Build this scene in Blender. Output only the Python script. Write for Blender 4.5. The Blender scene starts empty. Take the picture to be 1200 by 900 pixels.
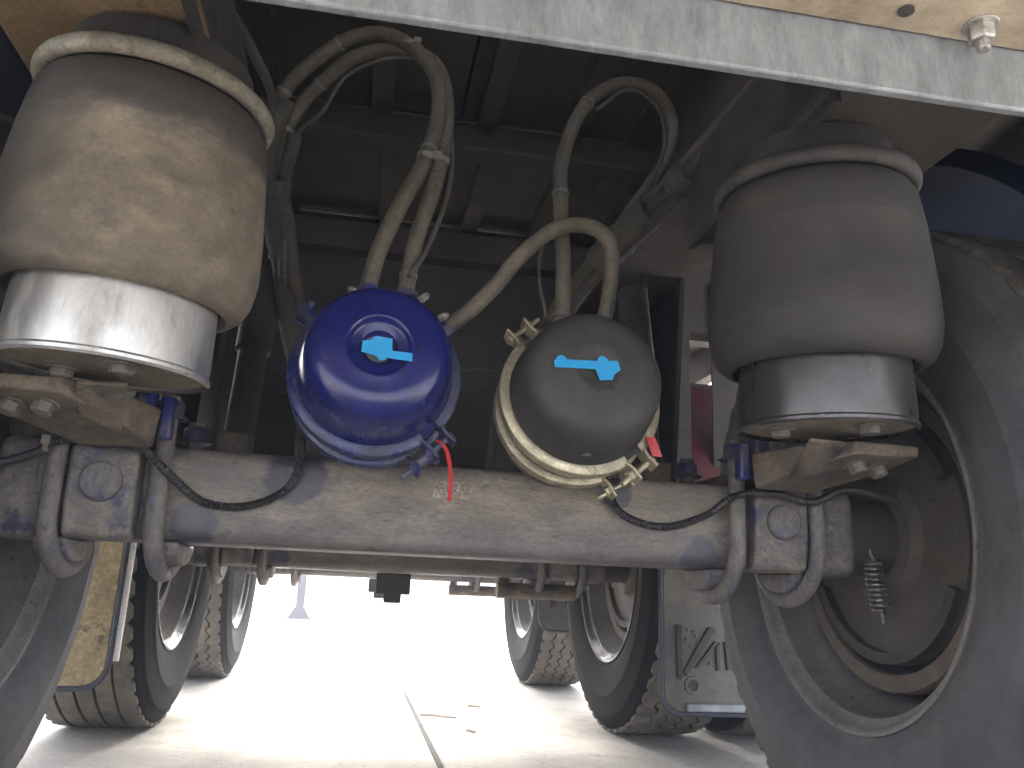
import bpy, math, random
from math import sin, cos, pi, radians
from mathutils import Vector, Matrix
random.seed(7)
S = bpy.context.scene
COL = S.collection

# ------------------------------------------------------------------ camera
cam = bpy.data.cameras.new('camera'); co = bpy.data.objects.new('camera', cam); COL.objects.link(co)
yaw, pit, rol = 0.1758, 0.2546, 0.04173
f = Vector((sin(yaw)*cos(pit), cos(yaw)*cos(pit), sin(pit)))
r = Vector((cos(yaw), -sin(yaw), 0)); u = r.cross(f)
r2 = r*cos(rol)+u*sin(rol); u2 = u*cos(rol)-r*sin(rol)
M = Matrix((( r2.x, u2.x, -f.x), (r2.y, u2.y, -f.y), (r2.z, u2.z, -f.z))).to_4x4()
M.translation = (-0.142, -1.223, 0.382)
co.matrix_world = M
cam.sensor_width = 36; cam.lens = 28.58; cam.clip_start = 0.02; cam.clip_end = 2000
S.camera = co

# ------------------------------------------------------------------ world, sun, exposure
SUN_EL, SUN_AZ = radians(42), radians(5)     # veiled sun ahead of the camera
w = bpy.data.worlds.new('World'); S.world = w; w.use_nodes = True
nt = w.node_tree; nt.nodes.clear()
sky = nt.nodes.new('ShaderNodeTexSky'); sky.sky_type = 'NISHITA'; sky.sun_disc = False
sky.sun_elevation = SUN_EL; sky.sun_rotation = SUN_AZ
sky.air_density = 0.7; sky.dust_density = 6.0; sky.ozone_density = 0.6
bg = nt.nodes.new('ShaderNodeBackground'); bg.inputs[1].default_value = 0.15
out = nt.nodes.new('ShaderNodeOutputWorld')
hs = nt.nodes.new('ShaderNodeHueSaturation'); hs.inputs['Saturation'].default_value = .45
nt.links.new(sky.outputs[0], hs.inputs['Color']); nt.links.new(hs.outputs[0], bg.inputs[0]); nt.links.new(bg.outputs[0], out.inputs[0])
sl = bpy.data.lights.new('sun', 'SUN'); sl.energy = 1.3; sl.angle = radians(50); sl.color = (1, 0.95, 0.87)
so = bpy.data.objects.new('sun', sl); COL.objects.link(so)
sd = Vector((sin(SUN_AZ)*cos(SUN_EL), cos(SUN_AZ)*cos(SUN_EL), sin(SUN_EL)))
so.rotation_euler = sd.to_track_quat('Z', 'Y').to_euler()
S.view_settings.view_transform = 'Standard'; S.view_settings.look = 'None'
S.view_settings.exposure = 3.25; S.view_settings.gamma = 1
S.view_settings.use_curve_mapping = False
S.render.engine = 'CYCLES'
S.cycles.max_bounces = 8; S.cycles.diffuse_bounces = 6

# ------------------------------------------------------------------ materials
def mat(name, base, rough=.6, metal=0., dust=None, amt=.5, scale=9., soft=.25, stretch=(1, 1, 1),
        chips=None, chip_amt=.36, bump=.15, bump_scale=60., spec=.5, var=.25, fade=(), spots=(), grain=.22, fscale=14):
    """painted / rubber / metal base; dust laid on by noise; chips of another paint"""
    m = bpy.data.materials.new(name); m.use_nodes = True
    n, l = m.node_tree.nodes, m.node_tree.links
    b = n['Principled BSDF']
    b.inputs['Specular IOR Level'].default_value = spec
    tc = n.new('ShaderNodeTexCoord'); mp = n.new('ShaderNodeMapping'); mp.inputs['Scale'].default_value = stretch
    l.new(tc.outputs['Object'], mp.inputs[0])
    def noise(s, d=6, rg=.6, off=0.):
        t = n.new('ShaderNodeTexNoise'); t.inputs['Scale'].default_value = s; t.inputs['Detail'].default_value = d
        t.inputs['Roughness'].default_value = rg
        if off:
            q = n.new('ShaderNodeMapping'); q.inputs['Location'].default_value = (off, off*1.7, off*.6)
            l.new(mp.outputs[0], q.inputs[0]); l.new(q.outputs[0], t.inputs[0])
        else: l.new(mp.outputs[0], t.inputs[0])
        return t.outputs['Fac']
    def ramp(src, a, c):
        q = n.new('ShaderNodeMapRange'); q.inputs[1].default_value = a; q.inputs[2].default_value = c
        l.new(src, q.inputs[0]); return q.outputs[0]
    def mix(fac, a, c):
        q = n.new('ShaderNodeMix'); q.data_type = 'RGBA'
        if isinstance(fac, float): q.inputs[0].default_value = fac
        else: l.new(fac, q.inputs[0])
        for i, v in ((6, a), (7, c)):
            if isinstance(v, tuple): q.inputs[i].default_value = (*v, 1)
            else: l.new(v, q.inputs[i])
        return q.outputs[2]
    def mth(op, a, c):
        q = n.new('ShaderNodeMath'); q.operation = op
        for i, v in ((0, a), (1, c)):
            if isinstance(v, float): q.inputs[i].default_value = v
            else: l.new(v, q.inputs[i])
        return q.outputs[0]
    lo = tuple(x*(1-var) for x in base); hi = tuple(min(1, x*(1+var)) for x in base)
    col = mix(ramp(noise(scale*2.3, 8, .7, 3.1), .36, .64), lo, hi)
    rv = None
    if chips:
        cf = ramp(noise(scale*1.6, 7, .62, 7.7), 1-chip_amt-.02, 1-chip_amt+.03)
        col = mix(cf, col, chips)
    mt = None
    if dust:
        # big soft patches times fine mottling
        c0 = .5+(.5-amt)*.46; sf = soft*.5
        d1 = ramp(noise(scale, 9, .66), c0-sf*.5, c0+sf*.5)
        d3 = ramp(noise(scale*1.9, 12, .72, 6.1), c0+.02, c0+.045)
        d1 = mth('ADD', mth('MULTIPLY', d1, .62), mth('MULTIPLY', mth('MULTIPLY', d3, d1), .38))
        d2 = ramp(noise(scale*6, 6, .75, 5.3), .34, .62)
        df = mth('MULTIPLY', d1, mth('ADD', mth('MULTIPLY', d2, .45), .55))
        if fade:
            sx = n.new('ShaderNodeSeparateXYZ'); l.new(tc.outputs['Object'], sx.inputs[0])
            for ax_, a_, b_, lo_ in fade:       # weakens the dust colour towards one side, with a ragged border
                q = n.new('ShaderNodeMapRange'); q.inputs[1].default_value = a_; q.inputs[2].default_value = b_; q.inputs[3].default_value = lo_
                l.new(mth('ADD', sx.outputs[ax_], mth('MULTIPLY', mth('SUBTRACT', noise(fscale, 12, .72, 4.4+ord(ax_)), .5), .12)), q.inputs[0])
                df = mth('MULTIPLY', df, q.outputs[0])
        for px_, pz_, pr_ in spots:          # oily stains of their own shape
            sx = n.new('ShaderNodeSeparateXYZ'); l.new(tc.outputs['Object'], sx.inputs[0])
            dx_ = mth('SUBTRACT', sx.outputs[0], float(px_)); dz_ = mth('SUBTRACT', sx.outputs[2], float(pz_))
            dd = mth('POWER', mth('ADD', mth('MULTIPLY', dx_, dx_), mth('MULTIPLY', dz_, dz_)), .5)
            dd = mth('ADD', dd, mth('MULTIPLY', mth('SUBTRACT', noise(22, 10, .7, px_*9+3), .5), .05))
            df = mth('MULTIPLY', df, ramp(dd, pr_*.9, pr_*1.08))
        dl = tuple(x*.58 for x in dust)
        col = mix(df, col, mix(ramp(noise(scale*2.1, 8, .7, 9.2), .38, .62), dl, dust))
        l.new(mth('ADD', mth('MULTIPLY', df, .92-rough), float(rough)), b.inputs['Roughness'])
        if metal:
            l.new(mth('MULTIPLY', mth('SUBTRACT', 1., df), float(metal)), b.inputs['Metallic'])
    else:
        l.new(mth('ADD', mth('MULTIPLY', ramp(noise(scale*2, 6, .6, 2.2), .3, .7), .16), float(rough)-.08), b.inputs['Roughness'])
        b.inputs['Metallic'].default_value = metal
    if grain:
        gq = n.new('ShaderNodeMapRange'); gq.inputs[1].default_value = .36; gq.inputs[2].default_value = .62
        gq.inputs[3].default_value = 1-grain; gq.inputs[4].default_value = 1+grain*.6
        l.new(noise(210, 3, .8, 8.8), gq.inputs[0])
        sp = n.new('ShaderNodeMapRange'); sp.inputs[1].default_value = .66; sp.inputs[2].default_value = .70   # small dark specks
        sp.inputs[3].default_value = 1; sp.inputs[4].default_value = max(.4, 1-grain*1.7)
        l.new(noise(75, 2, .5, 11.3), sp.inputs[0])
        vm = n.new('ShaderNodeVectorMath'); vm.operation = 'SCALE'
        l.new(col, vm.inputs[0]); l.new(mth('MULTIPLY', gq.outputs[0], sp.outputs[0]), vm.inputs['Scale'])
        col = vm.outputs[0]
    l.new(col, b.inputs['Base Color'])
    if bump:
        bp = n.new('ShaderNodeBump'); bp.inputs['Strength'].default_value = bump; bp.inputs['Distance'].default_value = .004
        l.new(mth('ADD', noise(bump_scale, 5, .65, 1.3), mth('MULTIPLY', noise(scale*1.5, 4, .6), .6)), bp.inputs['Height'])
        l.new(bp.outputs[0], b.inputs['Normal'])
    return m

TAN = (.22, .18, .13); GREY = (.24, .22, .205); BRN = (.12, .10, .085)
NAVY = (.018, .03, .16)
MT = dict(
 concrete=mat('concrete', (.43, .405, .365), .85, dust=(.27, .255, .23), amt=.36, scale=2.6, soft=.3, bump=.25, bump_scale=40, var=.12),
 joint=mat('joint_dirt', (.05, .048, .045), .95),
 ground=mat('yard_ground', (.40, .38, .35), .9, scale=.3, bump=0),
 beam=mat('axle_paint', (.055, .053, .07), .42, dust=(.32, .282, .228), amt=.76, scale=5, soft=.6, stretch=(.5, 1, 1.4), chips=(.045, .05, .115), chip_amt=.36, bump=.2, fade=(('Z', -.05, .0, .45),), spots=((-.235, .035, .040), (.225, .045, .026), (-.36, -.045, .03), (.36, -.05, .03))),
 pad=mat('cast_pad', (.04, .04, .085), .4, dust=(.25, .224, .188), amt=.66, scale=14, soft=.14, chips=(.02, .026, .12), chip_amt=.40, bump=.3, bump_scale=90),
 ubolt=mat('u_bolt_paint', (.05, .056, .12), .42, dust=(.205, .186, .158), amt=.72, scale=17, soft=.25, stretch=(1, 1, .5), bump=.15),
 arm=mat('trailing_arm_dirt', (.045, .043, .05), .55, dust=(.20, .16, .112), amt=.68, scale=9, soft=.22, bump=.35, bump_scale=80),
 navy=mat('blue_paint', (.012, .020, .13), .32, dust=(.15, .135, .115), amt=.55, scale=22, soft=.2, bump=.08),
 rubber_l=mat('dusty_shaded_bellows', (.038, .033, .031), .6, dust=(.215, .178, .130), amt=.86, scale=5, soft=.4, stretch=(1, 1, 1.5), bump=.15, bump_scale=120, fade=(('X', -.085, .005, .14), ('Z', .258, .232, .07)), grain=.10, fscale=13),  # X fade: part uneven dust, part painted shading of the left side
 rubber_r=mat('grey_bellows', (.031, .029, .030), .6, dust=(.066, .060, .054), amt=.5, scale=5, soft=.5, stretch=(1, 1, 1.5), bump=.12, bump_scale=120, grain=.08, spec=.35),
 bead_l=mat('bead_silver', (.30, .28, .23), .42, .5, dust=(0.223, 0.192, 0.143), amt=.62, scale=12, bump=.25),
 bead_r=mat('bead_grey', (.045, .043, .042), .5, .2, dust=(.085, .078, .073), amt=.6, scale=12, bump=.3),
 zinc=mat('galvanised_piston', (.50, .50, .49), .36, .85, dust=(.33, .315, .29), amt=.36, scale=9, soft=.35, stretch=(1, 1, .35), bump=.12, bump_scale=50, grain=.08, var=.1),
 black_alu=mat('dark_piston', (.075, .072, .074), .27, .6, dust=(.09, .082, .075), amt=.22, scale=8, soft=.5, bump=.05, grain=.1),
 foil=mat('foil_remnant', (.42, .38, .30), .45, .3, dust=(.19, .165, .13), amt=.62, scale=40, soft=.1, bump=.1),
 disc=mat('dusty_disc', (.10, .09, .08), .6, .2, dust=TAN, amt=.84, scale=11, soft=.25, bump=.25),
 steel=mat('bolt_steel', (.45, .44, .42), .38, .8, dust=(0.205, 0.180, 0.143), amt=.45, scale=24, bump=.12),
 dirty_steel=mat('dirty_bolt', (.17, .16, .15), .55, .4, dust=(0.167, 0.149, 0.124), amt=.65, scale=24, bump=.2),
 blue_cham=mat('gloss_blue', (.009, .0125, .10), .2, dust=(.05, .054, .12), amt=.16, scale=26, soft=.15, bump=.03, bump_scale=45, var=.12),
 blue_dull=mat('dull_blue_band', (.014, .02, .10), .25, dust=(.075, .075, .095), amt=.5, scale=16, soft=.25, bump=.1),
 black_cham=mat('satin_black', (.030, .028, .029), .5, dust=(0.046, 0.042, 0.040), amt=.6, scale=9, soft=.6, bump=.07, bump_scale=110),
 gold=mat('zinc_band', (.40, .36, .26), .34, .75, dust=(0.260, 0.229, 0.161), amt=.5, scale=13, soft=.4, bump=.1),
 pot=mat('dusty_pot', (.10, .09, .085), .6, dust=(0.136, 0.118, 0.096), amt=.6, scale=10, bump=.15),
 sticker=mat('cyan_sticker', (.020, .27, .56), .45, bump=0, var=.05, grain=.05),
 red=mat('red_plastic', (.40, .025, .03), .45, bump=0, var=.1, grain=0),
 hose=mat('dusty_hose', (.07, .061, .051), .55, dust=(.155, .132, .098), amt=.64, scale=14, soft=.4, bump=.15, bump_scale=90),
 hose_d=mat('dark_hose', (.05, .045, .039), .65, dust=(.105, .092, .072), amt=.62, scale=9, soft=.4, bump=.15),
 tie=mat('grey_cable_tie', (.16, .15, .13), .35, dust=(.18, .15, .11), amt=.4, scale=30, bump=0),
 conduit=mat('black_conduit', (.018, .018, .021), .42, dust=(0.093, 0.087, 0.081), amt=.36, scale=12, soft=.4, bump=0),
 galv=mat('galvanised_beam', (.26, .28, .295), .46, .25, dust=(.17, .18, .185), amt=.42, scale=9, soft=.4, stretch=(1.5, 1, .5), bump=.2, bump_scale=70, chips=(.31, .325, .33), chip_amt=.30, grain=.10),
 tanpaint=mat('tan_plate', (.42, .35, .26), .7, dust=(.30, .24, .165), amt=.40, scale=6, bump=.2, grain=.1),
 cream=mat('cream_plate', (.5, .47, .22), .7, dust=(0.186, 0.124, 0.062), amt=.34, scale=11, soft=.12, bump=.2),
 chassis=mat('chassis_grime', (.07, .062, .057), .7, dust=(0.093, 0.077, 0.061), amt=.6, scale=4, soft=.4, bump=.25),
 rustplate=mat('rusty_mount', (.24, .16, .085), .75, dust=(0.236, 0.167, 0.087), amt=.55, scale=6, soft=.4, bump=.2),
 mount=mat('dark_mount', (.05, .046, .046), .6, dust=(.085, .075, .065), amt=.45, scale=8, soft=.25, bump=.2, spec=.3),
 floor=mat('deck_underside', (.068, .059, .052), .85, dust=(.10, .085, .070), amt=.5, scale=3, soft=.4, bump=.2),
 tyre=mat('tyre_rubber', (.080, .079, .088), .7, dust=(.150, .145, .148), amt=.5, scale=4.5, soft=.6, bump=.15, bump_scale=150, grain=.12, spec=.35),
 tread=mat('dusty_tread', (.06, .055, .05), .8, dust=(.19, .17, .14), amt=.72, scale=7, soft=.4, bump=.2),
 rim=mat('rim_steel', (.18, .175, .17), .5, .2, dust=(.215, .20, .185), amt=.62, scale=7, soft=.4, bump=.2),
 rim_in=mat('rim_well', (.13, .126, .125), .65, .1, dust=(.19, .178, .165), amt=.6, scale=7, soft=.4, bump=.2),
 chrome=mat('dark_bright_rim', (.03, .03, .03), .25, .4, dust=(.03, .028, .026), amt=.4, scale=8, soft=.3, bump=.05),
 drum=mat('brake_drum_dust', (.11, .09, .075), .75, .1, dust=(.165, .13, .10), amt=.6, scale=9, bump=.3),
 dark=mat('dark_casting', (.035, .033, .033), .65, dust=(0.062, 0.056, 0.050), amt=.5, scale=9, bump=.25),
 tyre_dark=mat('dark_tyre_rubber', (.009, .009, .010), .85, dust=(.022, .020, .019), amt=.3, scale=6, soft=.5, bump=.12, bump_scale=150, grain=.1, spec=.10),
 spring=mat('return_spring', (.15, .145, .14), .45, .6, dust=(0.136, 0.124, 0.112), amt=.4, scale=30, bump=0),
 flap=mat('grey_flap', (.085, .083, .080), .36, .3, dust=(.20, .178, .145), amt=.66, scale=9, soft=.25, bump=.15, fade=(('Z', .17, .30, .12),)),
 flap_tan=mat('tan_flap', (.12, .09, .06), .8, dust=(.46, .36, .20), amt=.74, scale=13, soft=.1, bump=.2),
 letter=mat('dark_letters', (.022, .021, .021), .4, dust=(.08, .072, .062), amt=.3, scale=12, bump=.05),
 trim=mat('blue_trim', (.03, .034, .07), .45, dust=(.09, .09, .10), amt=.6, scale=12, bump=.05),
 redpaint=mat('red_mudguard', (.10, .013, .018), .45, dust=(.07, .04, .04), amt=.5, scale=6, bump=.05),
 bluepl=mat('navy_mudguard', (.004, .006, .016), .95, bump=.03, spec=.04, grain=0),
 white=mat('white_strip', (.78, .77, .74), .5, bump=0, var=.05),
 legm=mat('leg_paint', (.02, .022, .03), .7, bump=.05, spec=.2),
 leaf=mat('dry_leaf', (.11, .085, .06), .8, bump=0),
 paper=mat('white_scrap', (.75, .74, .7), .8, bump=0),
)

# ------------------------------------------------------------------ mesh builder
class MB:
    def __init__(s): s.v = []; s.f = []
    def add(s, vs, fs, mtx=None):
        o = len(s.v)
        s.v += [tuple((mtx @ Vector(p)) if mtx else p) for p in vs]
        s.f += [tuple(i+o for i in q) for q in fs]
        return s
    def box(s, c, d, rot=None):
        x, y, z = (k/2 for k in d)
        vs = [(-x,-y,-z),(x,-y,-z),(x,y,-z),(-x,y,-z),(-x,-y,z),(x,-y,z),(x,y,z),(-x,y,z)]
        fs = [(0,3,2,1),(4,5,6,7),(0,1,5,4),(1,2,6,5),(2,3,7,6),(3,0,4,7)]
        m = Matrix.Translation(c)
        if rot: m = m @ Matrix.Rotation(rot[1], 4, rot[0])
        return s.add(vs, fs, m)
    def prism(s, poly, a, b, axis='x', mtx=None):
        """poly in the plane across axis, extruded from a to b"""
        n = len(poly)
        def P(p, t): return {'x': (t, p[0], p[1]), 'y': (p[0], t, p[1]), 'z': (p[0], p[1], t)}[axis]
        vs = [P(p, a) for p in poly]+[P(p, b) for p in poly]
        fs = [tuple(range(n))[::-1], tuple(range(n, 2*n))]+[(i, (i+1) % n, n+(i+1) % n, n+i) for i in range(n)]
        return s.add(vs, fs, mtx)
    def lathe(s, prof, axis='z', seg=64, c=(0, 0, 0), closed=False, a0=0., a1=2*pi, mtx=None):
        full = abs(a1-a0-2*pi) < 1e-6
        k = seg if full else seg+1; n = len(prof); vs = []; fs = []
        for i in range(k):
            t = a0+(a1-a0)*i/seg; ct, st = cos(t), sin(t)
            for h, q in [(p[0], p[1]) for p in prof]:
                p = {'z': (q*ct, q*st, h), 'x': (h, q*ct, q*st), 'y': (q*st, h, q*ct)}[axis]
                vs.append((p[0]+c[0], p[1]+c[1], p[2]+c[2]))
        for i in range(seg):
            j = (i+1) % k
            for m in range(n if closed else n-1):
                m2 = (m+1) % n
                fs.append((i*n+m, j*n+m, j*n+m2, i*n+m2))
        if closed and not full:
            fs.append(tuple(range(n))); fs.append(tuple((k-1)*n+q for q in range(n))[::-1])
        return s.add(vs, fs, mtx)
    def cyl(s, a, b, rad, seg=16, rad2=None):
        a = Vector(a); b = Vector(b); d = b-a
        q = d.to_track_quat('Z', 'Y').to_matrix().to_4x4(); q.translation = a
        r2_ = rad if rad2 is None else rad2
        return s.lathe([(0, 0), (0, rad), (d.length, r2_), (d.length, 0)], 'z', seg, mtx=q)
    def tube(s, pts, rad, seg=12, rib=0.):
        pts = [Vector(p) for p in pts]; n = len(pts); vs = []; fs = []; up = None
        for i, p in enumerate(pts):
            t = (pts[min(i+1, n-1)]-pts[max(i-1, 0)]).normalized()
            if up is None: up = t.orthogonal().normalized()
            up = (up-t*up.dot(t)).normalized(); sd_ = t.cross(up)
            rr = rad*(1+(rib if i % 2 else -rib))
            for k in range(seg):
                a = 2*pi*k/seg; vs.append(p+(up*cos(a)+sd_*sin(a))*rr)
        for i in range(n-1):
            for k in range(seg):
                k2 = (k+1) % seg
                fs.append((i*seg+k, i*seg+k2, (i+1)*seg+k2, (i+1)*seg+k))
        fs.append(tuple(range(seg))[::-1]); fs.append(tuple((n-1)*seg+k for k in range(seg)))
        return s.add([tuple(p) for p in vs], fs)
    def hexbolt(s, base, d, rad=.012, h=.012, washer=True, shank=0.):
        base = Vector(base); d = Vector(d).normalized()
        q = d.to_track_quat('Z', 'Y').to_matrix().to_4x4(); q.translation = base
        z = 0
        if washer:
            s.lathe([(0, 0), (0, rad*1.35), (.0025, rad*1.35), (.0025, 0)], 'z', 20, mtx=q); z = .0025
        s.lathe([(z, 0), (z, rad), (z+h*.85, rad), (z+h, rad*.86), (z+h, 0)], 'z', 6, mtx=q)
        if shank: s.lathe([(z+h, 0), (z+h, rad*.55), (z+h+shank*.85, rad*.55), (z+h+shank, rad*.42), (z+h+shank, 0)], 'z', 12, mtx=q)
        return s
    def build(s, name, m, parent=None, smooth=35, bevel=0., bseg=2, label=None):
        me = bpy.data.meshes.new(name); me.from_pydata([tuple(p) for p in s.v], [], s.f)
        import bmesh
        b = bmesh.new(); b.from_mesh(me); bmesh.ops.remove_doubles(b, verts=b.verts, dist=1e-6)
        bmesh.ops.recalc_face_normals(b, faces=b.faces); b.to_mesh(me); b.free()
        me.materials.append(MT[m])
        o = bpy.data.objects.new(name, me); COL.objects.link(o)
        if smooth:
            me.polygons.foreach_set('use_smooth', [True]*len(me.polygons))
            me.set_sharp_from_angle(angle=radians(smooth))
        if bevel:
            md = o.modifiers.new('bevel', 'BEVEL'); md.width = bevel; md.segments = bseg
            md.limit_method = 'ANGLE'; md.angle_limit = radians(40)
        if parent: o.parent = parent
        if label: o['label'] = label
        return o

def tag(o, label, cat=None, group=None, kind=None):
    o['label'] = label
    if cat: o['category'] = cat
    if group: o['group'] = group
    if kind: o['kind'] = kind
    return o
def thing(name, loc, label, cat, group=None, rot=(0, 0, 0)):
    o = bpy.data.objects.new(name, None); COL.objects.link(o); o.empty_display_size = .05
    o.location = loc; o.rotation_euler = rot
    return tag(o, label, cat, group)
def structure(o): o['kind'] = 'structure'; return o
def copy_tree(o, label=None, loc=None, rot=None, parent=None):
    c = o.copy(); COL.objects.link(c)
    if parent: c.parent = parent
    if label: c['label'] = label
    if loc is not None: c.location = loc
    if rot is not None: c.rotation_euler = rot
    for ch in list(o.children): copy_tree(ch, parent=c)
    return c
def spline(pts, per=8):
    P = [Vector(p) for p in pts]; P = [P[0]*2-P[1]]+P+[P[-1]*2-P[-2]]; o_ = []
    for i in range(1, len(P)-2):
        a, b, c, d = P[i-1:i+3]
        for k in range(per):
            t = k/per
            o_.append(.5*((2*b)+(c-a)*t+(2*a-5*b+4*c-d)*t*t+(3*b-a-3*c+d)*t**3))
    o_.append(P[-2]); return o_
def resample(pts, step):
    o_ = [pts[0].copy()]; acc = 0.
    for a, b in zip(pts, pts[1:]):
        L = (b-a).length; t = step-acc
        while t <= L: o_.append(a.lerp(b, t/L)); t += step
        acc = L-(t-step)
    return o_

# ------------------------------------------------------------------ ground
JX = .087
g = MB().add([(-48,-45,-.03),(48,-45,-.03),(48,60,-.03),(-48,60,-.03)], [(0,1,2,3)]).build('ground', 'ground', smooth=0)
structure(g); g['label'] = 'pale yard ground running to the horizon'
a = MB().box((-20+JX-.006, 20, -.06), (40, 60, .12)).build('concrete_slab', 'concrete', smooth=0, bevel=.006)
structure(a); a['label'] = 'bright concrete slab left of the dark joint'
a = MB().box((20+JX+.006, 20, -.06), (40, 60, .12)).build('concrete_slab', 'concrete', smooth=0, bevel=.006)
structure(a); a['label'] = 'bright concrete slab right of the dark joint'
a = MB().box((JX, 20, -.0085), (.012, 59.9, .012)).build('slab_joint', 'joint', smooth=0)
structure(a); a['label'] = 'thin dark joint between the concrete slabs'

def scrap(name, x, y, L, W, rz, m, label, cat):
    b = MB(); n = 7; vs = []; fs = []
    for i in range(n):
        t = i/(n-1); wd = W*(.35+.65*sin(pi*min(.97, max(.03, t))))*(1+.3*random.uniform(-1, 1))
        z = .003+.002*sin(t*5+x)
        vs += [(L*(t-.5), -wd/2, z), (L*(t-.5), wd/2, z+.004), (L*(t-.5), wd/2, z+.0055), (L*(t-.5), -wd/2, z+.0015)]
    for i in range(n-1):
        for k in range(4): fs.append((i*4+k, i*4+(k+1) % 4, i*4+4+(k+1) % 4, i*4+4+k))
    fs += [(3, 2, 1, 0), (n*4-4, n*4-3, n*4-2, n*4-1)]
    o = b.add(vs, fs).build(name, m); o.location = (x, y, .002); o.rotation_euler = (0, 0, rz)
    return tag(o, label, cat)
scrap('stick', .15, 1.50, .115, .013, -.25, 'leaf', 'short dark stick lying right beside the slab joint', 'stick')
scrap('paper_scrap', -.47, 1.28, .06, .025, .2, 'paper', 'small white scrap lying on concrete near the left wheels', 'litter')
scrap('dry_leaf', .30, 1.75, .05, .022, .5, 'leaf', 'dry brown leaf on concrete farthest right of the joint', 'leaf')
scrap('dry_leaf', .215, 1.22, .03, .016, -.4, 'leaf', 'tiny dark leaf on concrete close to the stick', 'leaf')

# ------------------------------------------------------------------ trailer underframe: rails, cross members, deck
uf = thing('trailer_underframe', (0, 1.7, 1.1), 'dark grimy trailer underframe of rails and cross members overhead', 'chassis')
uf_in = Matrix.Translation((0, -1.7, -1.1))
def up(mb, name, m, **k):
    o = mb.build(name, m, None, **k); o.parent = uf; o.matrix_parent_inverse = uf_in; return o
Y0, Y1 = -.55, 3.3
for s in (-1, 1):
    X = lambda v: s*v
    up(MB().box((X(.455), (Y0+Y1)/2, 1.255), (.014, Y1-Y0, .28))
         .box((X(.455), (Y0+Y1)/2, 1.108), (.19, Y1-Y0, .014))
         .box((X(.455), (Y0+Y1)/2, 1.397), (.15, Y1-Y0, .014)), 'chassis_rail', 'chassis', bevel=.002)
    up(MB().box((X(.4655), -.26, .972), (.222, .44, .014)), 'mounting_plate', 'rustplate' if s < 0 else 'chassis', bevel=.002,
       label='rusty tan mounting plate' if s < 0 else 'grey mounting plate')
    up(MB().box((X(.360), -.26, 1.025), (.010, .43, .150)), 'mounting_gusset', 'mount', bevel=.001)
    up(MB().box((X(.565), -.26, 1.04), (.010, .43, .122)), 'mounting_gusset', 'mount', bevel=.001)
    up(MB().box((X(1.22), .165, 1.35), (.06, 3.72, .15)), 'side_rail', 'chassis', bevel=.003)
    # hanger bracket that carries the front of the trailing arm
    up(MB().prism([(.52, .46), (.68, .46), (.76, 1.10), (.42, 1.10)], X(.44), X(.455)), 'hanger_plate', 'mount', bevel=.002)
    up(MB().prism([(.52, .46), (.68, .46), (.76, 1.10), (.42, 1.10)], X(.53), X(.545)),
       'hanger_plate', 'mount', bevel=.002)
for y in (-.2, .353, .90, 1.45, 2.0, 2.55):
    up(MB().box((0, y+.03, 1.352), (2.38, .006, .09)).box((0, y+.0, 1.303), (2.38, .066, .007)), 'cross_member', 'chassis', bevel=.001)
ys = [-1.7, -.95, -.17, .386, .93, 1.48, 2.03]  # unseen rear overhang added to cut skylight; front end shortened to admit light
for i in range(len(ys)-1):
    for x0, x1 in ((-1.25, -.42), (-.415, .0), (.005, .42), (.425, 1.25)):
        up(MB().box(((x0+x1)/2, (ys[i]+ys[i+1])/2, 1.424), (x1-x0, ys[i+1]-ys[i]-.004, .036)), 'floor_panel', 'floor', smooth=0, bevel=.002)
up(MB().box((0, .165, 1.450), (2.5, 3.73, .014)), 'light_seal_sheet', 'floor', smooth=0)  # unseen sheet added above the panels to seal light cracks
for x0, x1 in ((.615, .695), (.757, .86)):  # dark plates added to close bright gaps beside the red mudguard
    up(MB().box(((x0+x1)/2, .765, .98), (x1-x0, .006, .52)), 'gap_block_plate', 'mount', bevel=.001)
up(MB().box((.76, .775, 1.26), (.29, .006, .32)), 'gap_block_plate', 'mount', bevel=.001)
up(MB().box((0, .745, .955), (1.20, .008, .64)).box((0, .715, 1.236), (.84, .05, .076)).box((0, .72, .631), (1.20, .06, .008)), 'cross_plate', 'floor', bevel=.002)  # plate widened at its ends to close bright gaps
for x in (-.17, .06, .25):
    for i in range(2, 5):
        up(MB().box((x+.03*(i % 2), (ys[i]+ys[i+1])/2, 1.388), (.045, ys[i+1]-ys[i]-.06, .03)), 'floor_rib', 'chassis', bevel=.001)
# lower cross tie seen low behind the hoses, and a gusset plate running to the right rail
up(MB().box((0, 1.02, 1.03), (.80, .05, .10)), 'cross_tie', 'chassis', bevel=.004)
up(MB().prism([(.20, .80), (.44, 1.12), (.44, .80)], .60, .607, 'y'), 'gusset_plate', 'chassis', bevel=.001)
up(MB().prism([(-.20, .80), (-.44, 1.12), (-.44, .80)], .60, .607, 'y'), 'gusset_plate', 'chassis', bevel=.001)

# rear cross beam: tan plate above, galvanised face towards the camera
cb = thing('rear_cross_beam', (0, -.6, .92), 'pale galvanised rear cross beam slanting across the top, tan underside', 'beam', rot=(0, radians(-.6), 0))
MB().box((0, 0, -.012), (2.5, .012, .078)).build('face_plate', 'galv', cb, bevel=.003)
pl = MB().box((0, -.556, .0225), (2.5, 1.096, .010)).build('top_plate', 'tanpaint', cb, bevel=.002)  # lengthened out of view behind the camera to hold back skylight
MB().box((0, .012, .06), (2.5, .010, .14)).build('back_plate', 'chassis', cb, bevel=.002)
MB().hexbolt((.415, -.032, .0178), (0, 0, -1), .0125, .016, True, .010).build('bolt', 'steel', cb, bevel=.0008)
MB().lathe([(.0, 0), (.0, .0075), (-.003, .0075), (-.003, 0)], 'z', 20, (.331, -.036, .0178)).build('drain_hole', 'joint', cb)

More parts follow.
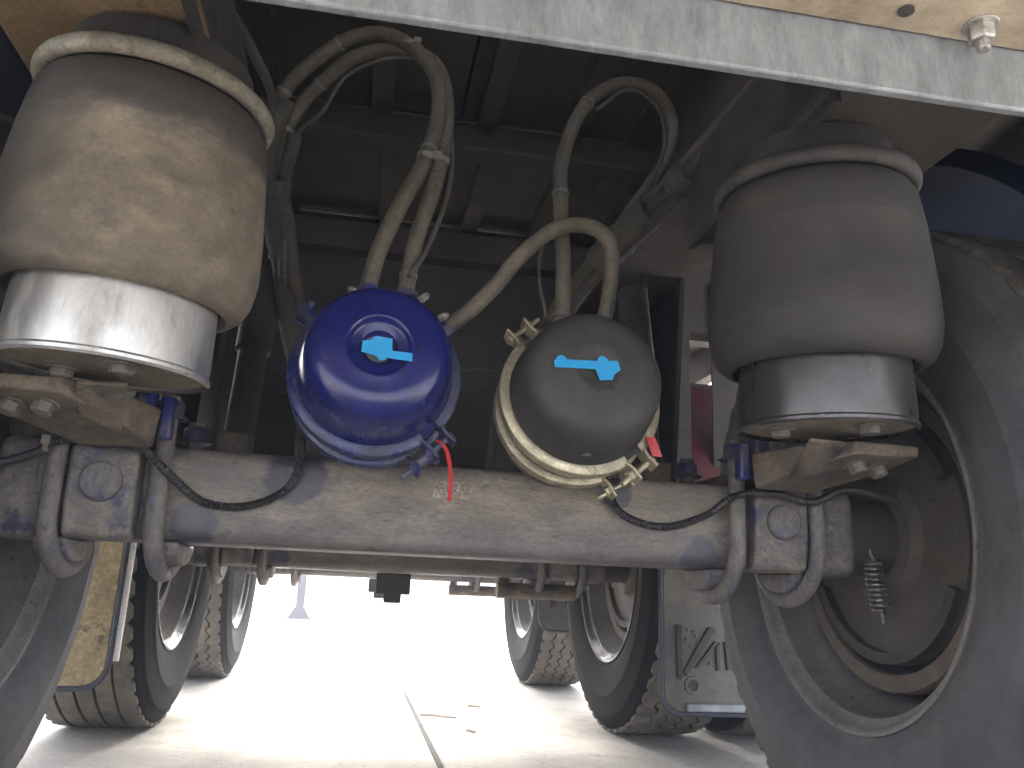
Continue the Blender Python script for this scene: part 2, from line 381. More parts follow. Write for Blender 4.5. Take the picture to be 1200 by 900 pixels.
# ------------------------------------------------------------------ axles
def make_axle(y, label):
    t = thing('trailer_axle', (0, y, .497), label, 'axle', 'axles under the trailer')
    h = .0635; c = .02; sec = []
    for cx, cz, a0 in ((h-c, h-c, 0), (-h+c, h-c, 90), (-h+c, -h+c, 180), (h-c, -h+c, 270)):
        for k in range(6):
            a = radians(a0+90*k/5); sec.append((cx+c*cos(a), cz+c*sin(a)))
    MB().prism(sec, -.60, .60).build('beam', 'beam', t)
    # maker's plate remnant, glued on the rear face
    MB().prism([(-.044, .016), (-.030, .0145), (-.012, .018), (.004, .015), (.0135, .019), (.012, .030), (.014, .038), (.002, .041), (-.016, .0385), (-.034, .0405), (-.043, .036), (-.0415, .027)], -.0646, -.0636, 'y').build('foil_plate', 'foil', t)
    for s in (-1, 1):
        X = lambda v: s*v
        # spindle end and brake spider inside the wheel
        MB().box((X(.585), 0, 0), (.065, .136, .136)).build('axle_end_block', 'pad', t, bevel=.022, bseg=4)
        MB().lathe([(X(.60), .055), (X(.60), .062), (X(.66), .062), (X(.80), .058), (X(.80), 0)], 'x', 40).build('spindle', 'dark', t)
        MB().lathe([(X(.700), .06), (X(.690), .062), (X(.690), .09), (X(.705), .10), (X(.705), .196), (X(.715), .198), (X(.715), .06)], 'x', 56).build('brake_spider', 'chassis', t)
        # brake shoes and cam
        for a0 in (25, 205):
            MB().lathe([(X(.690), .178), (X(.690), .196), (X(.80), .196), (X(.80), .178)], 'x', 24, closed=True, a0=radians(a0), a1=radians(a0+130)).build('brake_shoe', 'dark', t)
        MB().cyl((X(.20), .13, .06), (X(.66), .13, .06), .019, 14).build('camshaft_tube', 'mount', t)
        # clamp pad with its round boss
        pz = [(-.080, -.066), (-.093, -.060), (-.102, -.02), (-.104, .045), (-.098, .056), (-.0655, .060), (-.0655, -.066)]
        p = MB().prism(pz, X(.430), X(.514)).build('clamp_pad', 'pad', t, bevel=.005, bseg=3)
        for xw in (.4285, .5155):
            MB().tube([(X(xw)+random.uniform(-.0006, .0006), -.0655, .058-.116*k/26) for k in range(27)], .0034, 7, .16).build('weld_bead', 'pad', p)
        MB().lathe([(-.100, .0265), (-.110, .0255), (-.1135, .022), (-.1145, .014), (-.1145, 0)], 'y', 36, (X(.472), 0, .006)).build('boss', 'ubolt', p)
        # saddle under the beam
        sp = [(.088*cos(radians(a)), -.030-.078*sin(radians(a))) for a in range(0, 181, 15)]
        for sa, sc in ((.378, .420), (.516, .556)):
          MB().prism([(-.060, -.064), (.060, -.064)]+[(.062*cos(radians(a)), -.066-.028*sin(radians(a))) for a in range(10, 171, 16)], X(sa), X(sc)).build('saddle', 'pad', t, bevel=.003)
        # two U-bolts: rear leg, bend under the beam, front leg
        for xb in (.404, .532):
            rr = .088; pts = [(X(xb), -.094, .125), (X(xb), -.094, .05), (X(xb), -.094, -.02)]
            pts += [(X(xb), -.094*cos(radians(q)), -.022-.082*sin(radians(q))) for q in range(0, 181, 12)]
            pts += [(X(xb), .094, -.02), (X(xb), .094, .125)]
            ub = MB().tube(pts, .0125, 14).build('u_bolt', 'ubolt', t)
            MB().hexbolt((X(xb), -.094, .094), (0, 0, 1), .019, .022, True).build('nut', 'navy', ub, bevel=.001)
            MB().hexbolt((X(xb), .094, .094), (0, 0, 1), .019, .022, True).build('nut', 'navy', ub, bevel=.001)
        # trailing arm lying over the axle: from the hanger in front to the air spring seat behind
        arm = [(.60, -.03), (.62, .04), (.20, .095), (-.08, .093), (-.10, .085), (-.20, .092), (-.20, .062), (-.135, .053), (-.07, .0645), (.09, .0645), (.15, .05)]
        ta = MB().prism(arm, X(.440), X(.508)).build('trailing_arm', 'arm', t, bevel=.004)
        # seat bracket: a wedge that carries the piston, its slanted underside carrying two bolts
        tp = [(.400, -.15, .096), (.500, -.13, .096), (.572, -.18, .096), (.572, -.285, .096), (.475, -.292, .096), (.425, -.24, .096)]
        bt = [(.405, -.15, .046), (.497, -.135, .046), (.570, -.19, .070), (.570, -.283, .082), (.475, -.290, .079), (.427, -.24, .065)]
        vs = [(X(x_), y_, z_) for x_, y_, z_ in tp+bt]
        fs = [(0, 1, 2, 3, 4, 5), (6, 7, 11), (7, 8, 10, 11), (8, 9, 10)]+[(k, (k+1) % 6, 6+(k+1) % 6, 6+k) for k in range(6)]
        sk = MB().add(vs, fs).build('seat_bracket', 'arm', t, bevel=.003)
        MB().add([(X(x_), y_, z_) for x_, y_, z_ in ((.43, -.20, .060), (.47, -.24, .072), (.455, -.30, .092), (.40, -.31, .092), (.43, -.20, .052), (.47, -.24, .064), (.455, -.30, .087), (.40, -.31, .087))],
                 [(0, 1, 2, 3), (7, 6, 5, 4), (0, 4, 5, 1), (1, 5, 6, 2), (2, 6, 7, 3), (3, 7, 4, 0)]).build('gusset', 'arm', sk, bevel=.002)
        for bx, by, zz in ((.500, -.250, .0745), (.540, -.235, .0745)):
            MB().hexbolt((X(bx), by, zz), (X(.18), -.28, -.94), .0118, .012, True).build('bolt', 'dirty_steel', sk, bevel=.0008)
        # upright lug with blue paint inboard of the arm
        MB().box((X(.425), -.128, .100), (.022, .030, .07)).build('lug', 'navy', t, bevel=.004)
        MB().box((X(.397), -.130, .088), (.016, .022, .055)).build('stud', 'navy', t, bevel=.004)
        # shock absorber, leaning, inboard of the arm, and its lower bracket
        MB().box((X(.345), .10, .085), (.05, .05, .06)).build('shock_bracket', 'arm', t, bevel=.004)
        sh = MB().lathe([(0, 0), (0, .024), (.17, .024), (.175, .03), (.38, .03), (.385, 0)], 'z', 24).build('shock_absorber', 'mount', t)
        sh.location = (X(.345), .12, .10); sh.rotation_euler = (radians(-14), 0, 0)
    # chamber brackets: upright plates welded on the beam, one behind each brake chamber
    for x in (-.139, .150):
        MB().prism([(x-.105, .055), (x-.10, .10), (x-.07, .22), (x+.07, .22), (x+.10, .10), (x+.105, .055), (x+.06, .05), (x+.05, .075), (x-.05, .075), (x-.06, .05)], -.030, -.022, 'y').build('chamber_bracket', 'chassis', t, bevel=.001)
        MB().prism([(-.022, .05), (.05, .05), (.05, .06), (-.022, .20)], x-.105, x-.098).build('bracket_web', 'chassis', t, bevel=.001)
        MB().prism([(-.022, .05), (.05, .05), (.05, .06), (-.022, .20)], x+.098, x+.105).build('bracket_web', 'chassis', t, bevel=.001)
        MB().cyl((x, .02, .15), (x, .16, .12), .009, 12).build('push_rod', 'steel', t)
        MB().prism([(.135, .00), (.165, .00), (.170, .14), (.130, .14)], x-.012, x+.012).build('slack_adjuster', 'mount', t, bevel=.004)
    return t
ax1 = make_axle(0, 'nearest axle: dusty square beam with U-bolts below the two brake chambers')
ax2 = copy_tree(ax1, 'middle axle, dark behind and under the nearest beam', (0, 1.299, .497))
ax3 = copy_tree(ax1, 'farthest axle, beyond the middle one against the bright yard', (0, 2.598, .497))
for ax in (ax2, ax3):      # a valve bracket hangs under the middle of the rear axles
    MB().box((-.03, -.02, -.095), (.10, .05, .06)).box((-.03, -.02, -.135), (.05, .04, .03)).build('valve_bracket', 'mount', ax, bevel=.004)
    MB().cyl((.28, -.03, -.10), (.52, -.03, -.10), .024, 14).build('relay_tube', 'arm', ax)
    MB().box((.30, -.03, -.08), (.03, .03, .06)).build('tube_clip', 'chassis', ax, bevel=.002)

# ------------------------------------------------------------------ air springs
def make_spring(x, y, rub, bead, pist, label, tilt):
    t = thing('air_spring', (x, y, .596), label, 'air bag', 'air springs beside the axle', rot=tilt)
    bl = MB().lathe([(z_*1.03+.008, q_) for z_, q_ in [(.293, .108), (.288, .118), (.278, .1235), (.262, .127), (.23, .1315), (.231, .13155), (.229, .1313), (.20, .1345), (.16, .1385), (.125, .1405), (.114, .1409), (.111, .1399), (.105, .1398), (.088, .1365), (.075, .130), (.067, .120), (.066, .112), (.072, .105), (.10, .102)]], 'z', 96)
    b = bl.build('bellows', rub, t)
    rg = MB().lathe([(0.317+.0105*sin(q), .1205+.0095*cos(q)) for q in [i*pi/9 for i in range(18)]], 'z', 96, closed=True).build('bead_ring', bead, t)
    MB().lathe([(.316, 0), (.316, .117), (.324, .117), (.324, 0)], 'z', 64).build('top_plate', 'mount', t)
    MB().lathe([(.3235, 0), (.3235, .094), (.345, .098), (.368, .098), (.368, 0)], 'z', 48).build('top_boss', 'mount', t)
    p = MB().lathe([(.0, .1015), (.003, .1045), (.020, .1055), (.07, .1035), (.10, .101), (.16, .098)], 'z', 80).build('piston', pist, t)
    MB().lathe([(-.0005, .1045), (.002, .1070), (.0055, .1070), (.008, .105)], 'z', 80).build('piston_rim', pist, p)
    MB().lathe([(.0045, 0), (.0045, .1015), (.009, .1015)], 'z', 64).build('base_disc', 'disc', t)
    for bx, by in ((.03, -.045), (-.05, .02)):
        MB().hexbolt((bx, by, .0045), (0, 0, -1), .013, .009, True).build('bolt', 'dirty_steel', t, bevel=.0008)
    return t
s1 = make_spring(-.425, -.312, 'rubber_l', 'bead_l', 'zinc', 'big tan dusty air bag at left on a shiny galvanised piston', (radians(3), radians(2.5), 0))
s2 = make_spring(.421, -.312, 'rubber_r', 'bead_r', 'black_alu', 'dark grey air bag at right on a smooth black piston', (radians(3), radians(-1.5), 0))
copy_tree(s2, 'left air bag of the middle axle, dark in the background', (-.429, 1.0, .596))
copy_tree(s2, 'right air bag of the middle axle, dark in the background', (.429, 1.0, .596))

# ------------------------------------------------------------------ brake chambers
def arcband(rad, w, th, a0, a1, z):
    """V-band clamp: hollow profile swept along an arc"""
    pr = [(z-w/2, rad-.006), (z-w/2, rad), (z-w*.34, rad+th), (z+w*.34, rad+th), (z+w/2, rad), (z+w/2, rad-.006), (z+w*.2, rad-.002), (z-w*.2, rad-.002)]
    return MB().lathe(pr, 'z', 56, closed=True, a0=a0, a1=a1)
def ear(mb, ang, rad, z, w, side, L=.029):
    """ear of the clamp, bent outwards at angle ang"""
    d = Vector((cos(ang), sin(ang), 0)); t_ = Vector((-sin(ang), cos(ang), 0))*side
    pts = [d*(rad+.001)-t_*.002, d*(rad+.006)+t_*.0005, d*(rad+L*.5)+t_*.003, d*(rad+L)+t_*.003]
    th = .0042; vs = []; fs = []
    for p in pts:
        for dz in (-w/2, w/2):
            for q in (0, th): vs.append(tuple(p-t_*q+Vector((0, 0, z+dz))))
    for i in range(len(pts)-1):
        a = i*4; b = a+4
        fs += [(a, a+2, b+2, b), (a+1, b+1, b+3, a+3), (a, b, b+1, a+1), (a+2, a+3, b+3, b+2)]
    fs += [(0, 1, 3, 2), (len(vs)-4, len(vs)-2, len(vs)-1, len(vs)-3)]
    mb.add(vs, fs)
def clamp(t, rad, z, w, breaks, m, bm):
    n = len(breaks); g_ = radians(7)
    for i in range(n):
        a0 = radians(breaks[i])+g_; a1 = radians(breaks[(i+1) % n])-g_
        while a1 < a0: a1 += 2*pi
        b = arcband(rad, w, .0075, a0, a1, z)
        ear(b, a0, rad+.003, z, w*1.15, -1); ear(b, a1, rad+.003, z, w*1.15, 1)
        cbnd = b.build('clamp_band', m, t, bevel=.0012)
    for q in breaks:
        a = radians(q); d = Vector((cos(a), sin(a), 0)); tg = Vector((-sin(a), cos(a), 0))
        c = d*(rad+.020)+Vector((0, 0, z)); L = sin(g_)*rad
        cl = MB().cyl(c-tg*(L+.024), c+tg*(L+.008), .0042, 12)
        cl.hexbolt(c-tg*(L+.0005), -tg, .0085, .009, False).hexbolt(c+tg*(L+.0005), tg, .0085, .008, False)
        cl.build('clamp_bolt', bm, t)

def make_chamber(loc, rot, capm, band, bm, prof, brk1, brk2, label, cat, inlets):
    t = thing('brake_chamber', loc, label, cat, 'brake chambers on the nearest axle', rot=rot)
    MB().lathe(prof, 'z', 96).build('dome', capm, t, smooth=50)
    MB().lathe([(-.004, .098), (-.004, .1035), (.0045, .1035), (.0045, .097)], 'z', 80).build('dome_flange', capm, t)
    MB().lathe([(-.006, .1), (-.012, .0985), (-.036, .0985), (-.040, .102), (-.048, .102)], 'z', 80).build('adapter_ring', 'blue_dull' if capm == 'blue_cham' else 'pot', t)
    MB().lathe([(-.052, .1), (-.062, .098), (-.085, .096), (-.12, .085), (-.150, .06), (-.152, 0)], 'z', 80).build('service_pot', 'pot', t)
    clamp(t, .1025, 0., .022, brk1, band, bm)
    clamp(t, .1005, -.047, .020, brk2, band, bm)
    # inlet stubs on top
    for ix, dx in inlets:
        a = Vector((ix, .09, -.025)); b = Vector((ix+dx, .134, -.030))
        MB().cyl(a, b, .0125, 20).build('inlet', 'navy' if capm == 'blue_cham' else 'pot', t)
        MB().lathe([(0, .0130), (0, .0155), (.009, .0155), (.009, .0130)], 'z', 24, closed=True,
                   mtx=Matrix.Translation(b) @ (b-a).to_track_quat('Z', 'Y').to_matrix().to_4x4()).build('hose_clip', 'navy' if capm == 'blue_cham' else 'pot', t)
    return t
blue_prof = [(.0, .0985), (.008, .0975), (.016, .0962), (.045, .0930), (.066, .0895), (.076, .0865), (.084, .0815), (.0895, .0745), (.0925, .0665), (.0937, .058), (.0940, .0430),
             (.0948, .0405), (.0945, .0385), (.0920, .0365), (.0870, .0345), (.0858, .0320), (.0855, .0240), (.0842, .0222), (.0800, .0205), (.0785, .0185), (.0785, 0)]
BLUE = make_chamber((-.1385, -.2, .647), (radians(81), 0, radians(1)), 'blue_cham', 'blue_dull', 'navy', blue_prof, [-45], [-53],
                    'glossy blue brake chamber with a cyan truck sticker on its dome', 'brake chamber', [(-.022, .003), (.030, .004)])
MB().lathe([(.0787, 0), (.0787, .016), (.0795, .0165), (.0815, .015), (.0820, .009), (.0820, 0)], 'z', 32).build('end_plug', 'dirty_steel', BLUE)
MB().cyl((.068, .068, -.024), (.094, .094, -.026), .0125, 18).build('inlet', 'navy', BLUE)
for sx_, sy_, dx_ in ((-.034, .124, -.6), (.053, .126, .5), (.080, .100, .7)):
    MB().hexbolt((sx_, sy_, -.014), (dx_, .2, .6), .0058, .011, False, .004).build('clip_screw', 'steel', BLUE)
MB().cyl((-.075, .078, -.03), (-.105, .100, -.03), .010, 14).cyl((-.105, .085, -.04), (-.09, .115, -.035), .007, 12).build('pipe_fitting', 'navy', BLUE)
blk_prof = [(.0, .0985), (.010, .0968), (.045, .0935), (.064, .0905), (.075, .0870), (.0835, .0810), (.0890, .0735), (.0918, .0655), (.0930, .0560), (.0933, .0400),
            (.0945, .0340), (.0950, .0300), (.0930, .0245), (.0905, .0185), (.0895, .0100), (.0893, 0)]
BLK = make_chamber((.132, -.2, .640), (radians(79), 0, radians(0)), 'black_cham', 'gold', 'gold', blk_prof, [-49, 132], [-58, 118],
                   'black brake chamber in pale zinc clamp bands with a cyan truck sticker', 'brake chamber', [(-.015, -.001), (.040, .004)])
MB().lathe([(0, 0), (0, .007), (.003, .006), (.003, 0)], 'z', 16, mtx=Matrix.Translation((-.004, -.0945, .040)) @ Matrix.Rotation(radians(93), 4, 'X')).build('drain_plug', 'dark', BLK)

def sticker(parent, pts, z, label, rot=0.):
    o = MB().prism(pts, z, z+.0007, 'z').build('truck_sticker', 'sticker', parent, smooth=0, label=label)
    return o
def circ(cx, cy, rr, a0, a1, n=7): return [(cx+rr*cos(radians(a0+(a1-a0)*k/(n-1))), cy+rr*sin(radians(a0+(a1-a0)*k/(n-1)))) for k in range(n)]
def zpx(pts, ox, oy, kx, ky): return [((x-ox)/kx, -(y-oy)/ky) for x, y in pts]
bs = [(366, 293), (395, 288), (408, 272), (468, 275), (469, 320), (540, 322), (541, 352), (469, 349)]+[(436+19*cos(radians(q)), 343+16*sin(radians(q))) for q in (10, 40, 70, 90, 110, 140, 170)]+[(397, 340), (364, 333)]
sticker(BLUE, zpx(bs, 425, 300, 2960, 2850), .0949, 'flat cyan truck-shaped sticker, cab at left')
ks = [(388, 337), (385, 310)]+[(415+22*cos(radians(q)), 306+20*sin(radians(q))) for q in (185, 215, 245, 270, 295, 325, 345)]+[(555, 296)]+[(580+22*cos(radians(q)), 294+21*sin(radians(q))) for q in (185, 220, 250, 270, 290, 320, 350)]+[(641, 288), (651, 325), (625, 345), (616, 370), (565, 375), (549, 330)]
sticker(BLK, zpx(ks, 567, 322, 3150, 3050), .0952, 'flat cyan truck-shaped sticker, cab at right')

def strap(name, pts, w, th, m, label, cat):
    b = MB(); vs = []; fs = []
    for p in pts:
        for dx, dy in ((-w/2, -th/2), (w/2, -th/2), (w/2, th/2), (-w/2, th/2)): vs.append((p[0]+dx, p[1]+dy, p[2]))
    n = len(pts)
    for i in range(n-1):
        for k in range(4): fs.append((i*4+k, i*4+(k+1) % 4, i*4+4+(k+1) % 4, i*4+4+k))
    fs += [(0, 1, 2, 3), tuple(range(n*4-4, n*4))]
    return tag(b.add(vs, fs).build(name, m), label, cat)
strap('red_tie', spline([(-.057, -.222, .566), (-.046, -.216, .560), (-.038, -.205, .545), (-.032, -.185, .520), (-.031, -.170, .497)], 5), .005, .0022, 'red', 'thin red plastic tie hanging from the blue clamp', 'cable tie')
strap('red_tag', [(.222, -.225, .590), (.226, -.227, .577), (.231, -.226, .565)], .013, .003, 'red', 'small red tag tucked in the zinc clamp', 'tag')

# ------------------------------------------------------------------ hoses
def hose(pts, rad, m, label, ties=(), group='air hoses above the brake chambers'):
    P = spline(pts, 8)
    t = tag(MB().tube(P, rad, 16).build('air_hose', m), label, 'hose', group)
    return t, P
hA = [(-.1575,-.148,.770),(-.158,-.150,.786),(-.147,-.160,.840),(-.121,-.160,.917),(-.094,-.140,.992),(-.078,-.120,1.078),(-.082,-.100,1.158),(-.114,-.070,1.228),(-.171,-.040,1.273),(-.227,-.010,1.277),(-.282,.020,1.247),(-.329,.050,1.202),(-.350,.070,1.137),(-.338,.090,1.069),(-.313,.110,.986),(-.303,.150,.885),(-.30,.40,.83),(-.30,.742,.82)]
hB = [(-.1045,-.148,.770),(-.106,-.149,.792),(-.097,-.150,.868),(-.079,-.150,.946),(-.066,-.120,1.036),(-.064,-.100,1.123),(-.085,-.070,1.209),(-.141,-.040,1.249),(-.211,-.010,1.247),(-.258,.020,1.218),(-.298,.050,1.182),(-.325,.070,1.124),(-.326,.090,1.054),(-.305,.110,.979),(-.287,.150,.879),(-.275,.40,.84),(-.27,.742,.83)]
hC = [(.176,-.146,.762),(.182,-.148,.782),(.187,-.158,.835),(.178,-.180,.880),(.146,-.180,.902),(.094,-.190,.887),(.046,-.195,.839),(.014,-.182,.795),(-.020,-.170,.757),(-.046,-.160,.737)]
hD = [(.116,-.146,.762),(.119,-.144,.782),(.119,-.140,.868),(.113,-.140,.956),(.120,-.110,1.040),(.147,-.090,1.132),(.190,-.060,1.207),(.253,-.030,1.259),(.319,.000,1.268),(.358,.030,1.240),(.362,.050,1.195),(.338,.080,1.140),(.300,.130,1.079),(.285,.30,1.03),(.28,.742,1.02)]
oA, PA = hose(hA, .0118, 'hose', 'tan looped air hose rising leftmost from the blue chamber')
oB, PB = hose(hB, .0114, 'hose', 'tan looped air hose rising from the blue chamber, right of its twin')
oC, PC = hose(hC, .0110, 'hose', 'short arched hose joining the black chamber to the blue one')
oD, PD = hose(hD, .0113, 'hose', 'tall single loop of hose rising behind the black chamber')
def collar(parent, P, i, rad, w=.006):
    p, q = P[i], P[i+1]; m = (q-p).to_track_quat('Z', 'Y').to_matrix().to_4x4(); m.translation = p
    return MB().lathe([(0, rad), (0, rad+.0016), (w, rad+.0016), (w, rad)], 'z', 20, closed=True, mtx=m).build('cable_tie', 'tie', parent)
for i in (34, 74, 88): collar(oA, PA, i, .0118)
for i in (74, 86): collar(oB, PB, i, .0114)
collar(oB, PB, 10, .0114, .003); collar(oD, PD, 25, .0113); collar(oD, PD, 44, .0113)
# buckles that hold the two blue-chamber hoses together
tb = thing('hose_tie', PA[33].lerp(PB[29], .5), 'clear grey cable tie binding the two hoses mid-way down', 'cable tie')
c0 = tb.location.copy()
def ring_round(a, b, rad, w, parent, org):
    d = (b-a); L = d.length; d.normalize(); t_ = Vector((.25, -.1, .95)); t_ = (t_-d*t_.dot(d)).normalized(); nrm = d.cross(t_)
    vs = []; fs = []; lp = []
    for k in range(12): q = radians(90+180*k/11); lp.append(a+(d*cos(q)+nrm*sin(q))*rad)
    for k in range(12): q = radians(-90+180*k/11); lp.append(b+(d*cos(q)+nrm*sin(q))*rad)
    cen = a.lerp(b, .5); n = len(lp)
    for p in lp:
        e = (p-cen).normalized()*.0016
        for z_ in (-w/2, w/2): vs += [tuple(p-org+t_*z_), tuple(p+e-org+t_*z_)]
    for i in range(n):
        a4, b4 = i*4, ((i+1) % n)*4
        fs += [(a4, b4, b4+1, a4+1), (a4+2, a4+3, b4+3, b4+2), (a4+1, b4+1, b4+3, a4+3), (a4, a4+2, b4+2, b4)]
    MB().add(vs, fs).build('strap', 'tie', parent)
ring_round(PA[33], PB[29], .0125, .010, tb, c0)
MB().box((.004, -.013, 0), (.014, .006, .013)).build('buckle', 'tie', tb, bevel=.001)
tb2 = thing('hose_tie', PA[58], 'cable tie binding the two hoses at the top of their loop', 'cable tie'); c0 = tb2.location.copy()
ring_round(PA[58], PB[54], .0125, .008, tb2, c0)
MB().box((.010, -.010, .004), (.012, .008, .010)).build('buckle', 'tie', tb2, bevel=.001)
# thin lines tied to the hoses
def thin(pts, rad, m, label, name='air_line', cat='air line'):
    return tag(MB().tube(spline(pts, 8), rad, 8).build(name, m), label, cat)
thin([(-.105,-.17,.80),(-.085,-.160,.84),(-.062,-.142,.92),(-.052,-.125,1.00),(-.060,-.10,1.10),(-.085,-.075,1.195),(-.150,-.045,1.228),(-.225,-.012,1.205),(-.262,.02,1.150),(-.300,.045,1.118),(-.320,.075,1.05),(-.31,.10,.95)], .0035, 'hose_d', 'thin grey line following the blue chamber hoses')
thin([(.190,-.058,1.178),(.250,-.040,1.238),(.312,-.008,1.240),(.342,.025,1.215),(.345,.05,1.17),(.322,.08,1.11)], .004, 'hose_d', 'thin line tied inside the tall hose loop')
thin([(.10,-.11,.92),(.086,-.13,.87),(.080,-.16,.82),(.083,-.20,.75)], .0025, 'hose_d', 'thin wire dropping to the zinc clamp ears', 'wire', 'wire')
thin([(-.03,-.06,.70),(.01,-.07,.705),(.045,-.08,.700)], .0028, 'hose_d', 'short loose wire between the two chambers', 'wire', 'wire')
thin([(-.03,-.07,.665),(.02,-.08,.680),(.052,-.085,.695)], .0022, 'hose_d', 'second loose wire end, lower between the chambers', 'wire', 'wire')
thin([(-.405,-.30,1.12),(-.385,-.18,1.16),(-.365,-.08,1.17),(-.345,.03,1.15),(-.345,.12,1.0)], .011, 'hose_d', 'dark hose running down beside the left air bag', 'air_hose', 'hose')
# loom bundles
def loom(label, lines, wraps):
    root = thing('cable_loom', lines[0][0][0], label, 'cable loom'); org = Vector(lines[0][0][0])
    for pts, rad in lines:
        MB().tube([p-org for p in spline(pts, 8)], rad, 14).build('bundled_hose', 'hose_d', root)
    for a, b, rad in wraps:
        a = Vector(a); b = Vector(b); n = 10
        P = [a.lerp(b, k/n)-org for k in range(n+1)]
        mb = MB()
        q = (b-a).to_track_quat('Z', 'Y').to_matrix().to_4x4(); q.translation = a-org; L = (b-a).length
        mb.lathe([(0, rad*.8)]+[(L*k/n, rad*(1+.10*(-1)**k*random.uniform(.3, 1))) for k in range(n+1)]+[(L, rad*.8)], 'z', 20, mtx=q)
        mb.build('wrap', 'hose_d', root)
    return root
loom('wrapped dusty cable loom slanting under the right rail', [
    ([(.412,-.300,1.145),(.400,-.220,1.132),(.381,-.140,1.110),(.356,-.060,1.091),(.330,.040,1.070),(.290,.140,1.036),(.262,.28,1.010),(.25,.50,.99),(.24,.74,.985)], .014),
    ([(.425,-.300,1.125),(.410,-.220,1.112),(.392,-.140,1.090),(.366,-.060,1.072),(.338,.040,1.050),(.296,.140,1.018),(.268,.28,.992),(.262,.50,.97),(.26,.74,.965)], .012),
    ([(.398,-.300,1.155),(.385,-.220,1.145),(.366,-.140,1.125),(.343,-.060,1.100),(.317,.040,1.078),(.280,.140,1.044),(.252,.28,1.018),(.235,.50,1.0),(.22,.74,1.0)], .010),
    ([(.375,-.08,1.085),(.400,-.16,1.075),(.42,-.22,1.05)], .006)],
    [((.357,-.060,1.085),(.345,-.02,1.078),.027), ((.328,.045,1.066),(.275,.20,1.022),.031)])
loom('dark cable loom hanging beside the left air bag behind hoses', [
    ([(-.325,.03,1.17),(-.345,.06,1.10),(-.340,.10,1.01),(-.315,.14,.93),(-.30,.18,.85),(-.29,.40,.80),(-.29,.74,.79)], .017),
    ([(-.305,.05,1.12),(-.318,.09,1.03),(-.300,.12,.95),(-.28,.18,.86),(-.265,.40,.82),(-.26,.74,.81)], .012)],
    [((-.335,.085,1.045),(-.312,.135,.93),.023)])

# black corrugated conduits along the axle
def conduit(pts, label):
    P = resample(spline(pts, 16), .0019)
    return tag(MB().tube(P, .0054, 10, .13).build('corrugated_conduit', 'conduit'), label, 'conduit', 'black corrugated conduits on the nearest axle'), P
cl_, PL = conduit([(-.634,-.075,.518),(-.596,-.080,.524),(-.548,-.112,.535),(-.530,-.121,.5475),(-.482,-.122,.550),(-.425,-.122,.5455),(-.397,-.116,.523),(-.351,-.076,.487),(-.292,-.072,.485),(-.245,-.074,.510),(-.230,-.080,.549),(-.235,-.070,.607),(-.252,-.055,.674)],
        'black corrugated conduit sagging along the axle left of the blue chamber')
cr_, PR = conduit([(.200,-.115,.560),(.208,-.090,.532),(.236,-.076,.502),(.298,-.072,.489),(.361,-.080,.509),(.393,-.116,.536),(.453,-.122,.541),(.514,-.118,.534),(.592,-.090,.560),(.714,-.050,.550),(.797,0,.546)],
        'black corrugated conduit sagging along the axle right of the black chamber')
tk = thing('conduit_tie', (-.536, -.121, .5435), 'pale cable tie holding the left conduit to its U-bolt', 'cable tie')
MB().box((0, -.009, .004), (.011, .005, .012)).build('buckle', 'tie', tk, bevel=.001)
MB().lathe([(-.003, .0085), (-.003, .0100), (.003, .0100), (.003, .0085)], 'x', 20, closed=True).build('strap', 'tie', tk)

# ------------------------------------------------------------------ wheels
def tyre_mesh(zig):
    pr = [(-.104, .287), (-.116, .297), (-.1195, .306), (-.1205, .314), (-.123, .317), (-.130, .337), (-.1375, .370), (-.1400, .395), (-.1405, .397), (-.1385, .401), (-.1375, .425), (-.1310, .452),
          (-.1305, .456), (-.1265, .459), (-.121, .474), (-.116, .482), (-.111, .4865), (-.09, .4875), (0, .489)]
    pr += [(-x, q) for x, q in pr[-2::-1]]
    return MB().lathe(pr, 'x', 120)
def rib_mesh(x0, x1, za, zb, n=56, notch=0.):
    """one rib of the tread running round the tyre; za/zb zigzag amount of its two edges; notch cuts the outer shoulder"""
    mb = MB(); vs = []; fs = []; k = 4*n
    for i in range(k):
        a = 2*pi*i/k; tri = (0, 1, 1, 0)[i % 4]-.5
        xa, xb = x0+za*tri, x1+zb*tri
        if notch < 0 and i % 4 == 0: xa += .012
        if notch > 0 and i % 4 == 0: xb -= .012
        for x, q in ((xa, .4865), (xa, .4985-(.003 if abs(xa) > .1 else 0)), (xb, .4985-(.003 if abs(xb) > .1 else 0)), (xb, .4865)):
            vs.append((x, q*cos(a), q*sin(a)))
    for i in range(k):
        j = (i+1) % k
        for m in range(3): fs.append((i*4+m, j*4+m, j*4+m+1, i*4+m+1))
    return mb.add(vs, fs)
